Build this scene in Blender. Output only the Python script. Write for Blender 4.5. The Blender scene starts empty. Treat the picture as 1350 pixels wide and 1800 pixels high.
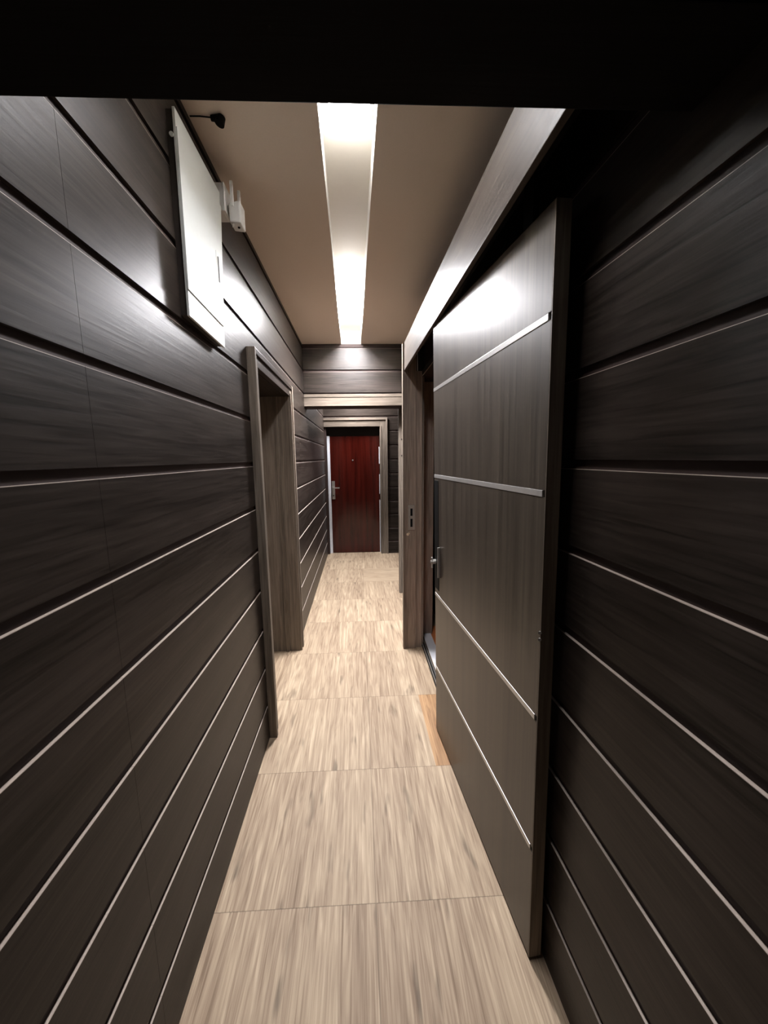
import bpy, bmesh, math, random
from mathutils import Vector, Matrix
random.seed(4)
S = bpy.context.scene
COL = S.collection

# ------------------------------------------------------------------ camera
F, PITCH, YAW, ROLL, CX, CY = 674.68, .1509, .0412, -.0144, 659.98, 907.28
cam_d = bpy.data.cameras.new('camera'); cam = bpy.data.objects.new('camera', cam_d); COL.objects.link(cam)
S.camera = cam
cam_d.sensor_fit = 'VERTICAL'; cam_d.sensor_height = 24; cam_d.lens = F*24/1800
cam_d.shift_x = (675-CX)/1800; cam_d.shift_y = (CY-900)/1800
cam_d.clip_start = .01
fw = Vector((math.sin(YAW)*math.cos(PITCH), math.cos(YAW)*math.cos(PITCH), -math.sin(PITCH)))
r0 = Vector((math.cos(YAW), -math.sin(YAW), 0)); u0 = r0.cross(fw)
rt = r0*math.cos(ROLL)+u0*math.sin(ROLL); up = u0*math.cos(ROLL)-r0*math.sin(ROLL)
M = Matrix((rt, up, -fw)).transposed().to_4x4(); M.translation = Vector((0, 0, 1.6))
cam.matrix_world = M

# ------------------------------------------------------------------ world, exposure, lamp strengths
w = bpy.data.worlds.new('world'); S.world = w; w.use_nodes = True
w.node_tree.nodes['Background'].inputs[0].default_value = (.5, .6, 1, 1)
w.node_tree.nodes['Background'].inputs[1].default_value = 0.0
S.view_settings.view_transform = 'Standard'; S.view_settings.look = 'None'
S.view_settings.exposure = .6; S.view_settings.gamma = 1; S.view_settings.use_curve_mapping = False
LAMP_FAR, LAMP_NEAR, LAMP_END = 470, 38, 270
LAMP_COL = (.97, .96, 1.0)

# ------------------------------------------------------------------ material helpers
def nodes(name):
    m = bpy.data.materials.new(name); m.use_nodes = True
    return m, m.node_tree, m.node_tree.nodes['Principled BSDF']
def N(t, kind, **kw):
    n = t.nodes.new(kind)
    for k, v in kw.items(): setattr(n, k, v)
    return n
def plain(name, col, rough=.5, metal=0, noise=.12, bump=.0, nscale=40, spec=.5):
    m, t, b = nodes(name)
    tc = N(t, 'ShaderNodeTexCoord'); nz = N(t, 'ShaderNodeTexNoise'); nz.inputs['Scale'].default_value = nscale
    t.links.new(tc.outputs['Object'], nz.inputs['Vector'])
    mx = N(t, 'ShaderNodeMix', data_type='RGBA')
    mx.inputs[6].default_value = tuple(c*(1-noise) for c in col)+(1,); mx.inputs[7].default_value = tuple(min(1, c*(1+noise)) for c in col)+(1,)
    t.links.new(nz.outputs['Fac'], mx.inputs[0]); t.links.new(mx.outputs[2], b.inputs['Base Color'])
    b.inputs['Roughness'].default_value = rough; b.inputs['Metallic'].default_value = metal
    b.inputs['Specular IOR Level'].default_value = spec
    if bump:
        bp = N(t, 'ShaderNodeBump'); bp.inputs['Strength'].default_value = bump; bp.inputs['Distance'].default_value = .002
        t.links.new(nz.outputs['Fac'], bp.inputs['Height']); t.links.new(bp.outputs[0], b.inputs['Normal'])
    return m
def wood(name, axis, dark, light, rough=.37, fine=90, coarse=7, stretch=.045, bump=.45, spec=.14, clear=0):
    """laminate with grain running along axis (0,1,2)"""
    m, t, b = nodes(name)
    tc = N(t, 'ShaderNodeTexCoord'); L = t.links.new
    def mapped(s, off):
        mp = N(t, 'ShaderNodeMapping'); sc = [s, s, s]; sc[axis] = s*stretch
        mp.inputs['Scale'].default_value = sc; mp.inputs['Location'].default_value = (off, off*.7, off*1.3)
        L(tc.outputs['Object'], mp.inputs['Vector']); return mp.outputs[0]
    n1 = N(t, 'ShaderNodeTexNoise'); n1.inputs['Scale'].default_value = 1; n1.inputs['Detail'].default_value = 5; n1.inputs['Distortion'].default_value = .5
    L(mapped(fine, 3), n1.inputs['Vector'])
    n2 = N(t, 'ShaderNodeTexNoise'); n2.inputs['Scale'].default_value = 1; n2.inputs['Detail'].default_value = 3; n2.inputs['Distortion'].default_value = 1.2
    L(mapped(coarse, 11), n2.inputs['Vector'])
    a = N(t, 'ShaderNodeMath', operation='MULTIPLY_ADD'); a.inputs[1].default_value = .55
    L(n1.outputs['Fac'], a.inputs[0])
    a2 = N(t, 'ShaderNodeMath', operation='MULTIPLY'); a2.inputs[1].default_value = .45; L(n2.outputs['Fac'], a2.inputs[0]); L(a2.outputs[0], a.inputs[2])
    r = N(t, 'ShaderNodeValToRGB'); r.color_ramp.elements[0].position = .34; r.color_ramp.elements[1].position = .68
    r.color_ramp.elements[0].color = dark+(1,); r.color_ramp.elements[1].color = light+(1,)
    L(a.outputs[0], r.inputs[0]); L(r.outputs[0], b.inputs['Base Color'])
    rr = N(t, 'ShaderNodeMapRange'); rr.inputs[3].default_value = rough-.06; rr.inputs[4].default_value = rough+.08
    L(n1.outputs['Fac'], rr.inputs[0]); L(rr.outputs[0], b.inputs['Roughness'])
    b.inputs['Specular IOR Level'].default_value = spec
    bp = N(t, 'ShaderNodeBump'); bp.inputs['Strength'].default_value = bump; bp.inputs['Distance'].default_value = .0012
    L(n1.outputs['Fac'], bp.inputs['Height']); L(bp.outputs[0], b.inputs['Normal'])
    return m

WD, WL = (.010, .0075, .0058), (.043, .033, .027)
wood_y = wood('laminate_along_corridor', 1, WD, WL, bump=.35)
wood_x = wood('laminate_across_corridor', 0, WD, WL)
wood_z = wood('laminate_upright', 2, (.090, .073, .057), (.25, .205, .163), rough=.45)
jamb_z = wood('laminate_right_jamb', 2, (.14, .108, .085), (.33, .262, .21), rough=.45)  # pinkish brown, lightened further in place of missing lamp light
casing_x = wood('laminate_casing_across', 0, (.075, .060, .046), (.21, .172, .136), rough=.42)
pelmet_y = wood('laminate_pelmet', 1, (.034, .027, .022), (.105, .086, .071), rough=.4)
door_z = wood('laminate_sliding_door', 2, (.030, .023, .017), (.088, .070, .052), rough=.36, fine=70, coarse=9, stretch=.02, bump=.12, spec=.4)
shaded_wood = wood('laminate_lintel', 0, (.0025, .002, .002), (.006, .005, .005), rough=.7, spec=.08)  # near black: shade on the lintel faces put into the colour
groove_m = plain('groove_backing', (.022, .008, .005), .7)
edge_m = plain('raw_edge_highlight', (.40, .33, .28), .5)
strip_m = plain('brushed_inlay', (.55, .54, .52), .38, .55, .06)
steel_m = plain('satin_steel', (.62, .6, .57), .3, .9, .06)
white_m = plain('white_plastic', (.88, .89, .88), .4, 0, .02)
cabinet_m = plain('cream_enamel', (.74, .77, .74), .45, 0, .03)
cabinet_side = plain('dark_cabinet_edge', (.03, .022, .018), .6)
black_m = plain('black_plastic', (.006, .006, .006), .6, spec=.08)
void_m = plain('unlit_board', (.01, .007, .006), .8)
paint_m = plain('ceiling_paint', (.78, .68, .58), .85, 0, .04, .15, 220)
trough_m = plain('trough_paint', (.80, .77, .70), .6, 0, .02)
orange_m = wood('orange_wood_floor', 1, (.42, .12, .04), (.72, .26, .10), rough=.35)
marble_m = plain('white_sill', (.75, .76, .8), .3, 0, .05)
plaster_m = plain('room_paint', (.32, .26, .2), .8)
scuff_m = plain('chipped_wood', (.75, .6, .42), .7)

def red_door_mat():
    m, t, b = nodes('varnished_red_wood'); L = t.links.new
    tc = N(t, 'ShaderNodeTexCoord'); mp = N(t, 'ShaderNodeMapping'); mp.inputs['Scale'].default_value = (22, 22, 1.2)
    L(tc.outputs['Object'], mp.inputs['Vector'])
    n = N(t, 'ShaderNodeTexNoise'); n.inputs['Detail'].default_value = 4; L(mp.outputs[0], n.inputs['Vector']); n.inputs['Scale'].default_value = 1
    r = N(t, 'ShaderNodeValToRGB'); r.color_ramp.elements[0].color = (.022, .0022, .0012, 1); r.color_ramp.elements[1].color = (.055, .006, .0035, 1)
    r.color_ramp.elements[0].position = .3; r.color_ramp.elements[1].position = .7
    L(n.outputs['Fac'], r.inputs[0]); L(r.outputs[0], b.inputs['Base Color'])
    b.inputs['Roughness'].default_value = .16; b.inputs['Specular IOR Level'].default_value = .3
    b.inputs['Coat Weight'].default_value = .15; b.inputs['Coat Roughness'].default_value = .05
    bp = N(t, 'ShaderNodeBump'); bp.inputs['Strength'].default_value = .25; bp.inputs['Distance'].default_value = .004
    L(n.outputs['Fac'], bp.inputs['Height']); L(bp.outputs[0], b.inputs['Normal'])
    return m
red_m = red_door_mat()

TILE, TY, TX = .61, 1.167, .030
def floor_mat():
    m, t, b = nodes('wood_look_tiles'); L = t.links.new
    def mth(op, a, bb=None, c=None):
        n = N(t, 'ShaderNodeMath', operation=op)
        for i, v in enumerate((a, bb, c)):
            if v is None: continue
            if isinstance(v, (int, float)): n.inputs[i].default_value = v
            else: L(v, n.inputs[i])
        return n.outputs[0]
    tc = N(t, 'ShaderNodeTexCoord'); sp = N(t, 'ShaderNodeSeparateXYZ'); L(tc.outputs['Object'], sp.inputs[0])
    X, Y = sp.outputs[0], sp.outputs[1]
    tx = mth('DIVIDE', mth('SUBTRACT', X, TX), .61); ty = mth('DIVIDE', mth('SUBTRACT', Y, TY), TILE)
    fx, fy = mth('FRACT', tx), mth('FRACT', ty); ix, iy = mth('FLOOR', tx), mth('FLOOR', ty)
    # the one tile near the end door that was laid with its grain across the corridor
    rot = mth('MULTIPLY', mth('COMPARE', iy, 6.0, .1), mth('COMPARE', ix, 0.0, .1))
    def mix(a, bb): return mth('ADD', mth('MULTIPLY', a, mth('SUBTRACT', 1.0, rot)), mth('MULTIPLY', bb, rot))
    u, v = mix(fx, fy), mix(fy, fx)
    pl = mth('FLOOR', mth('MULTIPLY', u, 5.0))
    cid = N(t, 'ShaderNodeCombineXYZ'); L(ix, cid.inputs[0]); L(iy, cid.inputs[1]); L(pl, cid.inputs[2])
    wn = N(t, 'ShaderNodeTexWhiteNoise', noise_dimensions='3D'); L(cid.outputs[0], wn.inputs['Vector'])
    def field(sx, sy, det, dist, seed):
        c = N(t, 'ShaderNodeCombineXYZ')
        L(mth('ADD', mth('MULTIPLY', u, sx), mth('MULTIPLY', wn.outputs['Value'], 13.0+seed)), c.inputs[0])
        L(mth('ADD', mth('MULTIPLY', v, sy), mth('MULTIPLY', iy, 3.7)), c.inputs[1]); c.inputs[2].default_value = seed
        n = N(t, 'ShaderNodeTexNoise'); n.inputs['Scale'].default_value = 1; n.inputs['Detail'].default_value = det; n.inputs['Distortion'].default_value = dist
        L(c.outputs[0], n.inputs['Vector']); return n.outputs['Fac']
    fine, mid, knots = field(52, 1.5, 7, 1.6, 2), field(12, 1.0, 4, 2.2, 5), field(11, 2.2, 2, 0, 9)
    val = mth('ADD', mth('ADD', mth('MULTIPLY', fine, .5), mth('MULTIPLY', mid, .42)), mth('MULTIPLY', mth('SUBTRACT', wn.outputs['Value'], .5), .08))
    r = N(t, 'ShaderNodeValToRGB'); e = r.color_ramp.elements
    e[0].position = .29; e[0].color = (.20, .135, .085, 1); e[1].position = .66; e[1].color = (.55, .43, .30, 1)
    k = e.new(.43); k.color = (.33, .242, .162, 1); k = e.new(.52); k.color = (.42, .32, .215, 1)
    L(val, r.inputs[0])
    dk = N(t, 'ShaderNodeMapRange'); dk.inputs[1].default_value = .28; dk.inputs[2].default_value = .38; dk.inputs[3].default_value = .55; dk.inputs[4].default_value = 1
    L(knots, dk.inputs[0])
    jx = mth('LESS_THAN', mth('MINIMUM', fx, mth('SUBTRACT', 1.0, fx)), .0022); jy = mth('LESS_THAN', mth('MINIMUM', fy, mth('SUBTRACT', 1.0, fy)), .0028)
    j = mth('SUBTRACT', 1.0, mth('MULTIPLY', mth('MAXIMUM', jx, jy), .38))
    # orange plank piece let in along the sliding door
    orn = mth('MULTIPLY', mth('GREATER_THAN', X, .372), mth('MULTIPLY', mth('GREATER_THAN', Y, TY+TILE), mth('LESS_THAN', Y, TY+2*TILE)))
    mo = N(t, 'ShaderNodeMix', data_type='RGBA', blend_type='MULTIPLY'); mo.inputs[7].default_value = (1.0, .78, .58, 1)
    L(orn, mo.inputs[0]); L(r.outputs[0], mo.inputs[6])
    vm = N(t, 'ShaderNodeVectorMath', operation='SCALE'); L(mo.outputs[2], vm.inputs[0]); L(mth('MULTIPLY', j, dk.outputs[0]), vm.inputs[3])
    L(vm.outputs[0], b.inputs['Base Color'])
    b.inputs['Roughness'].default_value = .6; b.inputs['Specular IOR Level'].default_value = .25
    bp = N(t, 'ShaderNodeBump'); bp.inputs['Strength'].default_value = .2; bp.inputs['Distance'].default_value = .001
    L(mth('ADD', fine, j), bp.inputs['Height']); L(bp.outputs[0], b.inputs['Normal'])
    return m
floor_m = floor_mat()
def emit_mat(name, strength, col=LAMP_COL):
    m, t, b = nodes(name); b.inputs['Base Color'].default_value = (.8, .8, .8, 1)
    b.inputs['Emission Color'].default_value = col+(1,); b.inputs['Emission Strength'].default_value = strength
    return m

# ------------------------------------------------------------------ mesh helpers
class MB:
    def __init__(s): s.bm = bmesh.new(); s.mats = []
    def mi(s, m):
        if m not in s.mats: s.mats.append(m)
        return s.mats.index(m)
    def hexa(s, pts, mat, top=None, bev=0, skip=()):
        """8 points: bottom 4 ccw, top 4 ccw"""
        v = [s.bm.verts.new(p) for p in pts]
        fs = [(3, 2, 1, 0), (4, 5, 6, 7), (0, 1, 5, 4), (1, 2, 6, 5), (2, 3, 7, 6), (3, 0, 4, 7)]
        out = []
        for i, f in enumerate(fs):
            if i in skip: continue
            fc = s.bm.faces.new([v[k] for k in f]); fc.material_index = s.mi(top if (i == 1 and top) else mat); out.append(fc)
        if bev:
            es = list({e for f in out for e in f.edges})
            bmesh.ops.bevel(s.bm, geom=es, offset=bev, segments=2, affect='EDGES', profile=.6)
        return s
    def box(s, x0, x1, y0, y1, z0, z1, mat, top=None, bev=0):
        return s.hexa([(x0, y0, z0), (x1, y0, z0), (x1, y1, z0), (x0, y1, z0), (x0, y0, z1), (x1, y0, z1), (x1, y1, z1), (x0, y1, z1)], mat, top, bev)
    def slab(s, A, B, t, z0, z1, mat, top=None, bev=0):
        """upright slab whose face runs A->B (xy), thickness t towards its right-hand side"""
        A = Vector(A); B = Vector(B); d = (B-A).normalized(); n = Vector((d.y, -d.x))*t
        p = [A, B, B+n, A+n]
        if t > 0: p = [A, A+n, B+n, B]
        return s.hexa([(q.x, q.y, z0) for q in p]+[(q.x, q.y, z1) for q in p], mat, top, bev)
    def cyl(s, c, r, h, axis, mat, seg=20, r2=None):
        res = bmesh.ops.create_cone(s.bm, cap_ends=True, segments=seg, radius1=r, radius2=r if r2 is None else r2, depth=h)
        a = Vector(axis).normalized(); R = Vector((0, 0, 1)).rotation_difference(a).to_matrix().to_4x4(); R.translation = Vector(c)
        bmesh.ops.transform(s.bm, matrix=R, verts=res['verts'])
        for f in {f for v in res['verts'] for f in v.link_faces}: f.material_index = s.mi(mat)
        return s
    def quad(s, pts, mat):
        f = s.bm.faces.new([s.bm.verts.new(p) for p in pts]); f.material_index = s.mi(mat); return s
    def tube(s, pts, r, mat, seg=8):
        pts = [Vector(p) for p in pts]; rings = []
        for i, p in enumerate(pts):
            d = (pts[min(i+1, len(pts)-1)]-pts[max(i-1, 0)]).normalized()
            a = d.orthogonal().normalized() if i == 0 else (a-d*a.dot(d)).normalized(); b = d.cross(a)
            rings.append([s.bm.verts.new(p+(a*math.cos(2*math.pi*k/seg)+b*math.sin(2*math.pi*k/seg))*r) for k in range(seg)])
        for i in range(len(rings)-1):
            for k in range(seg):
                f = s.bm.faces.new((rings[i][k], rings[i][(k+1) % seg], rings[i+1][(k+1) % seg], rings[i+1][k])); f.material_index = s.mi(mat)
        for rr in (rings[0][::-1], rings[-1]):
            f = s.bm.faces.new(rr); f.material_index = s.mi(mat)
        return s
    def build(s, name, parent=None):
        me = bpy.data.meshes.new(name); bmesh.ops.recalc_face_normals(s.bm, faces=s.bm.faces)
        s.bm.to_mesh(me); s.bm.free()
        for m in s.mats: me.materials.append(m)
        o = bpy.data.objects.new(name, me); COL.objects.link(o)
        if parent:
            o.parent = parent; o.matrix_parent_inverse = Matrix.Translation(-parent.location) if parent.type == 'EMPTY' else Matrix()
        return o
def structure(o): o['kind'] = 'structure'; return o
def tag(o, label, cat, group=None):
    o['label'] = label; o['category'] = cat
    if group: o['group'] = group
    return o
def empty(name, loc, label=None, cat=None, struct=False):
    o = bpy.data.objects.new(name, None); o.empty_display_size = .1; COL.objects.link(o); o.location = loc
    if label: tag(o, label, cat)
    if struct: o['kind'] = 'structure'
    return o

# ------------------------------------------------------------------ room measures
XL, H = -.549, 2.7476
def XR(y): return .5875-.0247*y
def XP(y): return .425-.022*y
PITCHZ, Z0, GR = .2275, .199, .024
YB, YE = -.55, 6.33                                        # behind the camera / end wall
DY0, DY1, DZ = 2.12, 3.06, 2.075                           # left door opening
BT = .0085                                                  # groove depth

def rows():
    """(z0, z1) of every laminate board, grooves between"""
    out = []; lo = 0.0; k = 0
    while True:
        top = Z0+k*PITCHZ
        if top >= H: out.append((lo, H)); break
        out.append((lo, top)); lo = top+0; k += 1
        lo = top+GR
    return out
# boards are measured from their TOP edge: a board ends at top, the groove sits above it
def board_face(mb, A, B, z0, z1, mat, t=BT, holes=()):
    """boards on a face A->B (room on the left-hand side), clipped to z0..z1"""
    for a, b in rows():
        a2, b2 = max(a, z0), min(b, z1)
        if b2-a2 < .004: continue
        mb.slab(A, B, t, a2, b2-.0012, mat)
        if b2 == b:                                         # pale raw arris along the top, its corner highlight painted in
            mb.slab(A, B, t, b2-.0012, b2, edge_m)
        
# floor and ceiling ------------------------------------------------
fl = MB(); fl.quad([(XL-.4, YB, 0), (.62, YB, 0), (.62, YE+.3, 0), (XL-.4, YE+.3, 0)], floor_m)
fl.quad([(.62, 3.45, 0), (.75, 3.45, 0), (.75, YE+.3, 0), (.62, YE+.3, 0)], floor_m)
structure(fl.build('floor'))
rf = MB(); rf.box(.62, 2.2, 1.2, 3.45, -.03, .002, orange_m); structure(rf.build('floor'))

TD = .125                                                  # trough depth
def tr_x(y): 
    c = -.0127-.0152*(y-1.45); return c-.098, c+.098
ce = MB()
y0t, y1t = .78, 4.13
aL, aR = tr_x(y0t); bL, bR = tr_x(y1t)
ce.quad([(XL-.05, YB, H), (XL-.05, y0t, H), (.75, y0t, H), (.75, YB, H)], paint_m)
ce.quad([(XL-.05, y0t, H), (XL-.05, y1t, H), (bL, y1t, H), (aL, y0t, H)], paint_m)
ce.quad([(aR, y0t, H), (bR, y1t, H), (.75, y1t, H), (.75, y0t, H)], paint_m)
ce.quad([(XL-.05, y1t, H), (XL-.05, YE+.05, H), (.75, YE+.05, H), (.75, y1t, H)], paint_m)
# recess: sides, ends, top
ce.quad([(aL, y0t, H), (bL, y1t, H), (bL, y1t, H+TD), (aL, y0t, H+TD)], trough_m)
ce.quad([(aR, y0t, H), (bR, y1t, H), (bR, y1t, H+TD), (aR, y0t, H+TD)], trough_m)
ce.quad([(aL, y0t, H), (aR, y0t, H), (aR, y0t, H+TD), (aL, y0t, H+TD)], trough_m)
ce.quad([(bL, y1t, H), (bR, y1t, H), (bR, y1t, H+TD), (bL, y1t, H+TD)], trough_m)
ce.quad([(aL, y0t, H+TD), (aR, y0t, H+TD), (bR, y1t, H+TD), (bL, y1t, H+TD)], trough_m)
structure(ce.build('ceiling'))
rfc = MB()                                                  # roof slab over everything, keeps light in
rfc.box(XL-.5, 2.3, YB-.1, YE+.6, H+.14, H+.2, void_m); structure(rfc.build('ceiling'))

# left wall --------------------------------------------------------
wl = MB()
seam = .838
for A, B, z0, z1 in ((YB, seam-.0004, 0, H), (seam+.0004, DY0-.03, 0, H), (DY0-.03, DY1+.03, DZ+.03, H), (DY1+.03, YE+.02, 0, H)):
    board_face(wl, (XL, B), (XL, A), z0, z1, wood_y)
for y0, y1, z0, z1 in ((YB, DY0, 0, H), (DY0, DY1, DZ, H), (DY1, YE+.3, 0, H)):
    wl.box(XL-.25, XL-BT+.0001, y0, y1, z0, z1+.0, groove_m)
structure(wl.build('wall_left'))

# right wall near the camera, behind the sliding door ---------------
wr = MB(); YN = 2.03
board_face(wr, (XR(YB), YB), (XR(YN), YN), 0, H, wood_y)
wr.slab((XR(YB)+BT, YB), (XR(YN)+BT, YN), .10, 0, H, groove_m)
wr.slab((XR(YN)+BT, YN), (XR(3.3)+BT, 3.3), .10, 2.25, H, groove_m)        # over the opening
wr.slab((.5, 3.30), (.5, 4.42), .12, 0, H, groove_m)
structure(wr.build('wall_right'))
# right wall of the passage beyond
wf = MB()
board_face(wf, (.668, 4.42), (.668, YE+.02), 0, H, wood_y)
wf.box(.668+BT, .78, 4.30, YE+.3, 0, H, groove_m)
wf.box(.5, .78, 4.38, 4.42, 0, H, wood_z)
structure(wf.build('wall_right'))

# end wall ---------------------------------------------------------
we = MB(); OX0, OX1, OZ = -.513, .356, 2.100
board_face(we, (OX1+.06, YE), (.668, YE), 0, H, wood_x)
we.bm.normal_update()
board_face(we, (XL, YE), (OX1+.06, YE), 2.19, H, wood_x)
we.box(OX1+.0, .70, YE+BT, YE+.12, 0, H, groove_m)
we.box(XL, OX0, YE+.01, YE+.12, 0, H, groove_m)
we.box(OX0, OX1, YE+BT, YE+.12, OZ, H, groove_m)
structure(we.build('wall_end'))

# cross wall (header) over the passage at 4.13 ----------------------
wc = MB(); YC = 4.13
board_face(wc, (XL, YC), (.5, YC), 2.25, 2.717, wood_x)
wc.box(XL, .5, YC, YC+.006, 2.717, H, groove_m)
wc.box(XL, .5, YC+BT, YC+.20, 2.13, H, groove_m)
structure(wc.build('wall_middle'))
tb = MB()
tb.box(XL, .5, YC-.028, YC+.21, 2.135, 2.222, casing_x, bev=.002)
tb.box(XL, .5, YC-.036, YC-.004, 2.222, 2.252, casing_x, bev=.003)
structure(tb.build('trim_1'))
# post carrying the header on the right, 4.38
tp = MB(); tp.box(.452, .505, 4.375, 4.42, 0, 2.135, wood_z, bev=.002)
tp.box(.462, .478, 4.366, 4.376, 0, 2.135, wood_z, bev=.002)
for z in (1.62, 1.80): tp.cyl((.490, 4.372, z), .009, .008, (0, 1, 0), black_m, 12)
structure(tp.build('trim_2'))

# wall behind the camera and lintel painted as shaded -----------------------------
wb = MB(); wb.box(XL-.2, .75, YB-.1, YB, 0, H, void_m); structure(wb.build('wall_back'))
li = MB(); li.box(XL-.005, XR(.6)+.005, .56, .715, 2.166, H, shaded_wood, bev=.002)
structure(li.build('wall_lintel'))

# room seen through the sliding door opening
rm = MB(); rm.box(2.2, 2.3, 1.1, 3.6, 0, H, plaster_m); rm.box(.78, 2.3, 3.45, 3.55, 0, H, plaster_m); rm.box(.66, 2.3, 1.1, 1.2, 0, H, plaster_m)
structure(rm.build('wall_room'))

# pelmet that hides the sliding-door track ---------------------------
pe = MB(); ya, yb = .715, 3.045
pe.slab((XP(ya), ya), (XP(yb), yb), .018, 2.250, 2.450, pelmet_y, bev=.0015)
pe.hexa([(XP(ya)+.018, ya, 2.432), (XR(ya), ya, 2.432), (XR(yb), yb, 2.432), (XP(yb)+.018, yb, 2.432),
         (XP(ya)+.018, ya, 2.450), (XR(ya), ya, 2.450), (XR(yb), yb, 2.450), (XP(yb)+.018, yb, 2.450)], void_m)
structure(pe.build('trim_3'))
tk = MB(); tk.slab((.49, ya), (.40, 3.03), .03, 2.392, 2.43, black_m)
tag(tk.build('door_track'), 'black sliding door track hidden behind the wooden pelmet on the right', 'track')

# wing jamb at the far end of the sliding door (carries the strike plate)
jw = empty('trim_4', (.43, 3.05, 0), struct=True)
j = MB(); j.box(.350, .452, 3.032, 3.072, 0, 2.45, jamb_z, bev=.002); j.box(.450, .500, 3.046, 3.086, 0, 2.25, jamb_z, bev=.002); j.box(.452, .515, 3.046, 3.086, 2.25, 2.45, void_m)  # dark box in the pelmet end is added to stop light leaking in
j.box(.346, .358, 3.024, 3.076, 0, 2.45, wood_z, bev=.002)
j.build('jamb_board', jw)
s = MB()
sx0, sx1, y = .388, .440, 3.030
for x0, x1, z0, z1 in ((sx0, .405, 1.02, 1.222), (.423, sx1, 1.02, 1.222), (.405, .423, 1.02, 1.045), (.405, .423, 1.112, 1.135), (.405, .423, 1.195, 1.222)):
    s.box(x0, x1, y-.003, y+.001, z0, z1, steel_m)
for z in (1.032, 1.208): s.cyl((.414, y-.004, z), .0045, .003, (0, 1, 0), strip_m, 12)
s.build('strike_plate', jw)['label'] = 'steel strike plate with two slots'
s = MB(); s.box(.405, .423, y-.0008, y+.003, 1.045, 1.112, black_m); s.box(.405, .423, y-.0008, y+.003, 1.135, 1.195, black_m)
s.build('latch_slot', jw)
s = MB(); s.cyl((.384, y-.001, .985), .011, .004, (0, 1, 0), scuff_m, 7); s.cyl((.392, y-.001, .992), .008, .004, (0, 1, 0), scuff_m, 6)
s.build('chipped_spot', jw)
# jamb lining of the opening itself, deeper in
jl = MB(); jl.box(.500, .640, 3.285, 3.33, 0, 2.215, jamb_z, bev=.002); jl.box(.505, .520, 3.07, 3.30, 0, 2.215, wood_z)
jl.box(.500, .640, 2.03, 3.30, 2.215, 2.255, wood_y, bev=.002)
jl.box(.543, .660, 2.03, 2.06, 0, 2.215, wood_z, bev=.002)
structure(jl.build('trim_5'))
# tape hanging under the pelmet
tpz = MB(); tpz.tube([(.45, 2.958, 2.43), (.449, 2.958, 2.33), (.450, 2.957, 2.232)], .0022, white_m, 6)
tag(tpz.build('hanging_cord'), 'thin pale cord end hanging in the dark gap above the sliding door', 'cord')
# floor rail and sill
rl = empty('sliding_door_rail', (.53, 2.66, 0), 'dark and silver sliding door rail on the floor at the right doorway', 'rail')
r = MB(); r.box(.508, .546, 2.04, 3.24, 0, .010, black_m, bev=.001); r.build('rail_base', rl)
for x in (.512, .530):
    r = MB(); r.box(x, x+.007, 2.04, 3.238, .010, .022, steel_m, bev=.001); r.build('rail_lip', rl)
sl = MB(); sl.box(.552, .625, 2.06, 3.285, 0, .008, marble_m, bev=.001)
structure(sl.build('trim_6'))

# ------------------------------------------------------------------ left doorway
d1 = empty('door_1', (XL, (DY0+DY1)/2, 0), struct=True)
c = MB(); xo = -.505
def casing(mb, y0, y1, z0, z1, outer_low, vertical=True):
    pass
# near upright
c.box(XL, -.516, 2.040, 2.120, 0, 2.153, wood_z, bev=.002)
c.box(XL, xo, 2.035, 2.062, 0, 2.157, wood_z, bev=.003)
c.box(XL-.18, -.528, 2.105, 2.128, 0, DZ+.01, wood_z, bev=.002)
# far upright
c.box(XL, -.516, 3.06, 3.143, 0, 2.153, wood_z, bev=.002)
c.box(XL, xo, 3.118, 3.148, 0, 2.157, wood_z, bev=.003)
c.box(XL, -.508, 3.062, 3.078, 0, DZ+.02, wood_z, bev=.003)
c.build('casing', d1)
c = MB(); c.box(XL, -.5165, 2.121, 3.059, DZ, 2.152, wood_y, bev=.002); c.box(XL, xo-.0007, 2.063, 3.117, 2.128, 2.1565, wood_y, bev=.003)
c.build('head_casing', d1)
c = MB(); c.box(-.80, -.528, 3.058, 3.085, 0, DZ, wood_z, bev=.001); c.box(-.80, XL, 2.105, 2.125, 0, DZ, wood_z); c.box(-.80, XL, 2.12, 3.06, DZ-.004, DZ+.02, wood_y)
c.box(-.640, -.612, 3.045, 3.06, 0, DZ, wood_z, bev=.002)
c.build('jamb', d1)
c = MB(); c.box(-.80, -.765, 2.125, 3.058, .006, DZ-.006, wood_z, bev=.002); c.build('door_leaf', d1)

# ------------------------------------------------------------------ sliding door on the right
def XD(y): return .5895-.0793*y
sd = empty('sliding_door', (XD(1.5)+.02, 1.5, 0), 'dark brown wooden sliding door with four pale horizontal inlay strips', 'door')
a, b = (XD(.985), .985), (XD(2.045), 2.045)
T = .040
dr = Vector((b[0]-a[0], b[1]-a[1])); Ld = dr.length; dr.normalize(); nrm = Vector((-dr.y, dr.x))      # towards the corridor
def dp(s, off=0): q = Vector(a)+dr*s+nrm*off; return (q.x, q.y)
p = MB(); zs = [.012, .408, .848, 1.500, 1.940, 2.252]
for i in range(5):
    lo = zs[i]+(.009 if i else 0); hi = zs[i+1]-.009 if i < 4 else zs[i+1]
    if i < 4: p.slab(dp(0), dp(Ld), T, lo, hi, door_z, bev=.0012)
    else:                                                   # the top edge drops a little towards the trailing side
        q4 = [dp(0), dp(0, -T), dp(Ld, -T), dp(Ld)]
        p.hexa([(x, y, lo) for x, y in q4]+[(x, y, z) for (x, y), z in zip(q4, (2.196, 2.196, 2.250, 2.250))], door_z, bev=.0012)
p.slab(dp(0, -.006), dp(Ld, -.006), T-.012, .02, 2.18, door_z)
p.build('door_panel', sd)
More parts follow.
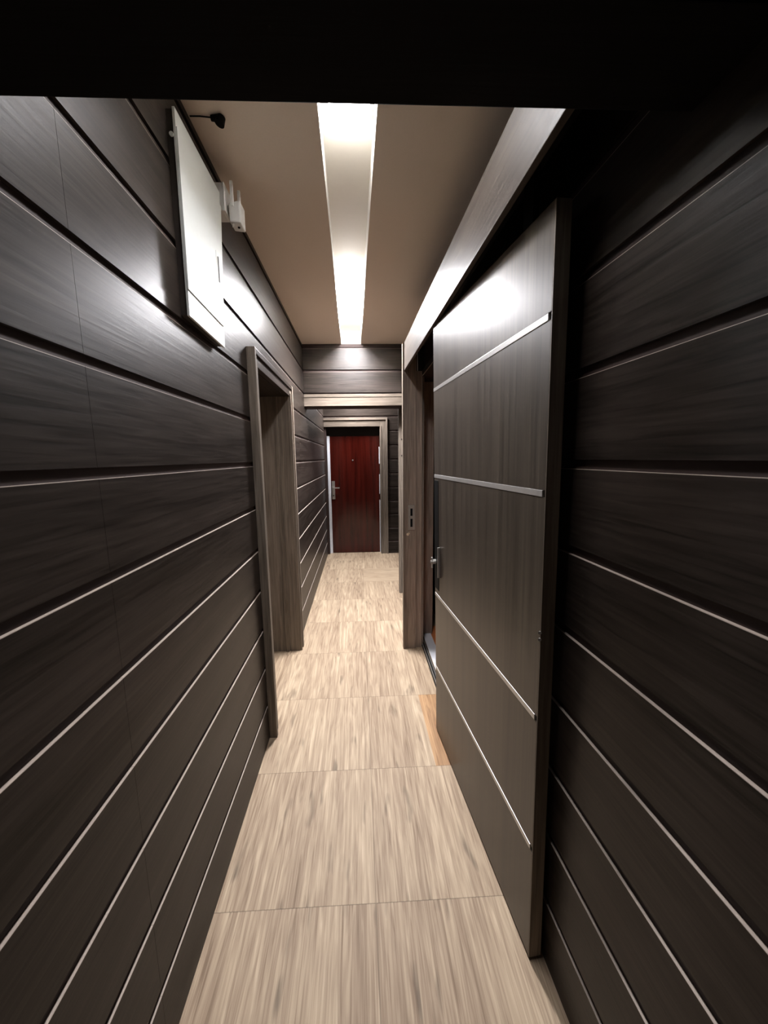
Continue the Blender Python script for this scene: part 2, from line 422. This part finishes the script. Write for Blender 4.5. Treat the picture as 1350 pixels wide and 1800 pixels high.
for z in (.408, .848, 1.5, 1.94):
    q = MB(); q.slab(dp(.012, .0012), dp(Ld-.001, .0012), .010, z-.0088, z+.0088, strip_m, bev=.001); o = q.build('inlay_strip', sd); o['label'] = 'pale metallic inlay strip'
e = MB(); e.slab(dp(-.004), dp(0), T, .012, 2.196, wood_z, bev=.001); e.build('edge_band', sd)
k = MB(); k.slab(dp(Ld-.075, .0015), dp(Ld+.0005, .0015), .006, .885, 1.478, black_m, bev=.001); o = k.build('pull_plate', sd); o['label'] = 'black upright pull plate at the leading edge'
k = MB(); k.slab(dp(Ld-.098, .012), dp(Ld-.088, .012), .012, .965, 1.130, steel_m, bev=.0015)
k.build('lock_plate', sd)['label'] = 'steel lock plate'
k = MB(); x, y = dp(Ld-.02, .010)
k.cyl((x, y, 1.035), .013, .022, (nrm.x, nrm.y, 0), steel_m, 20); x2, y2 = dp(Ld-.02, .024); k.cyl((x2, y2, 1.035), .008, .012, (nrm.x, nrm.y, 0), steel_m, 16)
x3, y3 = dp(Ld-.02, .022); k.box(x3-.004, x3+.004, y3-.005, y3+.005, 1.0, 1.06, steel_m, bev=.0015)
k.build('turn_knob', sd)['label'] = 'steel turn knob'
for z in (1.095, 1.115):
    k = MB(); x, y = dp(-.002, .001); k.cyl((x, y, z), .0045, .005, (-.7, -.7, 0), steel_m, 12); k.build('edge_screw', sd)
for sft in (.15, .90):
    k = MB(); x, y = dp(sft, -.02); k.box(x-.008, x+.008, y-.03, y+.03, 2.19, 2.385, black_m); k.build('hanger', sd)

from mathutils import Quaternion
sd.rotation_euler = Quaternion((dr.x, dr.y, 0), -.017).to_euler()      # the heavy leaf hangs slightly out of plumb

# ------------------------------------------------------------------ end door
d3 = empty('door_2', (-.06, YE, 0), struct=True)
CZ = 2.235
c = MB()
c.box(OX1-.0, .447, YE-.022, YE+.02, 0, 2.21, wood_z, bev=.002); c.box(.448, .472, YE-.040, YE+.01, 0, CZ, wood_z, bev=.003)
c.box(OX1-.004, OX1+.02, YE-.03, YE+.01, 0, 2.11, wood_z, bev=.002)
c.build('casing', d3)
c = MB(); c.box(XL, OX1-.001, YE-.0225, YE+.019, OZ, 2.199, casing_x, bev=.002); c.box(XL, .447, YE-.0395, YE+.009, 2.200, CZ-.001, casing_x, bev=.003)
c.build('head_casing', d3)
c = MB(); c.box(XL-.01, -.513, YE+.012, YE+.23, 0, OZ, wood_z); c.box(OX1-.006, OX1+.04, YE+.0, YE+.23, 0, OZ, wood_z); c.box(OX0-.05, OX1, YE+.01, YE+.23, OZ, OZ+.03, void_m)
c.build('jamb', d3)
c = MB()
yy = YE+.085
c.box(-.513, -.469, yy, yy+.03, 0, 1.96, marble_m)
c.box(OX1-.020, OX1-.009, yy, yy+.03, 0, .90, marble_m); c.box(OX1-.018, OX1-.009, yy, yy+.03, 1.0, 1.33, marble_m); c.box(OX1-.020, OX1-.009, yy, yy+.03, 1.5, 1.78, marble_m)
c.build('bare_frame_edge', d3)['label'] = 'white unpainted frame edge'
c = MB(); c.box(OX0, OX1, yy+.015, yy+.05, 1.958, OZ, void_m); c.build('shade_panel', d3)['label'] = 'black sheet standing for shade in the reveal above the door'  # dark sheet put in for the shaded gap under the head casing
leaf = MB(); leaf.box(-.468, OX1-.012, yy+.004, yy+.045, .006, 1.955, red_m, bev=.003); leaf.build('door_leaf', d3)['label'] = 'glossy dark red varnished door leaf'
yl = yy+.004
hd = MB(); hd.box(-.455, -.403, yl-.010, yl, .925, 1.225, steel_m, bev=.003); hd.cyl((-.43, yl-.025, 1.115), .011, .04, (0, 1, 0), steel_m); hd.box(-.438, -.325, yl-.052, yl-.038, 1.106, 1.124, steel_m, bev=.004)
hd.cyl((-.43, yl-.012, .985), .010, .008, (0, 1, 0), black_m)
hd.build('door_handle', d3)['label'] = 'steel lever handle on a long plate'
hd = MB(); hd.cyl((-.098, yl-.004, 1.566), .012, .008, (0, 1, 0), steel_m); hd.build('peephole', d3)

# ------------------------------------------------------------------ electrical cabinet on the left wall
pc = empty('distribution_box', (XL, 1.5, 2.03), 'pale metal distribution box with a flat door high on the left wall', 'cabinet')
x1 = -.521
nb, nt_, fb, ft = (1.312, 2.050), (1.322, 2.632), (1.632, 2.040), (1.695, 2.632)
def skew(mb, xa, xb, q, mat, front=None, bev=0):
    (y0, z0), (y1, z1), (y2, z2), (y3, z3) = q        # nb, fb, ft, nt
    v = [(xa, y0, z0), (xb, y0, z0), (xb, y1, z1), (xa, y1, z1), (xa, y3, z3), (xb, y3, z3), (xb, y2, z2), (xa, y2, z2)]
    return mb.hexa(v, mat, bev=bev)
def inset(q, l, b, r, t):
    (y0, z0), (y1, z1), (y2, z2), (y3, z3) = q
    return [(y0+l, z0+b), (y1-r, z1+b), (y2-r, z2-t), (y3+l, z3-t)]
Q = [nb, fb, ft, nt_]
m = MB(); skew(m, XL, x1-.008, inset(Q, .004, .004, .004, .004), cabinet_side); m.build('box_body', pc)
m = MB(); skew(m, x1-.008, x1, Q, cabinet_m, bev=.0012); m.build('front_frame', pc)
m = MB(); QD = inset(Q, .0, .078, .004, .052); skew(m, x1-.002, x1+.0035, QD, cabinet_m, bev=.0008)
dl = m.build('door', pc)
m = MB(); m.box(x1+.003, x1+.0045, 1.590, 1.618, 2.255, 2.375, cabinet_m, bev=.0006); m.box(x1+.0035, x1+.0075, 1.603, 1.609, 2.27, 2.36, cabinet_side, bev=.0005)
o = m.build('latch', dl)
m = MB(); m.cyl((XL+.016, 1.316, 2.555), .006, .006, (0, 1, 0), white_m, 12); o = m.build('side_screw', pc)

# socket box, wifi extender ----------------------------------------
so = empty('socket_box', (XL, 1.75, 2.57), 'small white square socket box behind the pale distribution box', 'socket')
m = MB(); m.box(XL, XL+.036, 1.705, 1.785, 2.575, 2.675, white_m, bev=.003); m.build('box_body', so)
m = MB(); m.box(XL+.036, XL+.043, 1.703, 1.787, 2.573, 2.677, white_m, bev=.002); m.build('cover_plate', so)
ex = empty('wifi_extender', (-.475, 1.755, 2.53), 'small white signal extender with two upright antennas plugged into the socket', 'extender')
m = MB()
m.hexa([(-.498, 1.722, 2.545), (-.452, 1.722, 2.540), (-.452, 1.792, 2.540), (-.498, 1.792, 2.545),
        (-.498, 1.722, 2.612), (-.452, 1.722, 2.625), (-.452, 1.792, 2.625), (-.498, 1.792, 2.612)], white_m, bev=.006)
m.box(-.500, -.478, 1.737, 1.777, 2.585, 2.618, white_m, bev=.003); m.box(-.512, -.495, 1.742, 1.772, 2.588, 2.615, plug_m if False else steel_m)
m.build('body', ex)
for y, x in ((1.722, -.483), (1.792, -.474)):
    m = MB(); m.box(x-.006, x+.006, y-.003, y+.010, 2.60, 2.692 if y < 1.75 else 2.70, white_m, bev=.003); m.build('antenna', ex)
m = MB(); m.cyl((-.470, 1.755, 2.5402), .005, .003, (0, 0, 1), black_m, 12); m.cyl((-.487, 1.735, 2.537), .004, .012, (0, 0, 1), white_m, 12); m.build('port', ex)
# cable at the ceiling
cb = empty('ceiling_cable', (-.45, 1.503, H), 'black cable end with a small plug poking out of the ceiling by the left wall', 'cable')
m = MB(); m.tube([(XL+.006, 1.502, H-.004), (-.51, 1.500, H-.005), (-.47, 1.503, H-.006)], .0022, black_m); m.build('wire', cb)
m = MB(); m.cyl((-.462, 1.503, H-.008), .008, .024, (1, 0, 0), black_m, 14, .011); m.cyl((-.444, 1.506, H-.012), .016, .024, (.3, .1, 1), black_m, 16, .014); m.build('plug', cb)

# ------------------------------------------------------------------ lamps
def lamp(name, yc, L, strength, label, x=None, z=None, w=.150):
    xc = x if x is not None else sum(tr_x(yc))/2; z = z if z is not None else H+TD
    r = empty(name, (xc, yc, z), label, 'lamp')
    m = MB(); m.box(xc-w*.53, xc+w*.53, yc-L/2, yc+L/2, z-.012, z-.0005, white_m, bev=.002); m.build('base_plate', r)
    m = MB(); em = emit_mat(name+'_glow', strength); n = 8
    arc = [(xc+w*.5*math.cos(math.pi*(1+i/n)), z-.012+.020*math.sin(math.pi*(1+i/n))) for i in range(n+1)]
    ya, yb = yc-L/2+.006, yc+L/2-.006
    va = [m.bm.verts.new((px, ya, pz)) for px, pz in arc]; vb = [m.bm.verts.new((px, yb, pz)) for px, pz in arc]; m.mi(em)
    for i in range(n): m.bm.faces.new((va[i], va[i+1], vb[i+1], vb[i]))
    m.bm.faces.new(va); m.bm.faces.new(vb[::-1])
    m.build('diffuser', r)
lamp('led_batten', 3.32, .50, LAMP_FAR, 'white led batten glowing in the far end of the ceiling trough')
lamp('led_batten', 1.24, .84, LAMP_NEAR, 'white led batten glowing at the near end of the ceiling trough')
lamp('ceiling_lamp', 5.98, .40, LAMP_END, 'white lamp on the passage ceiling in front of the red end door', x=-.02, z=H, w=.12)
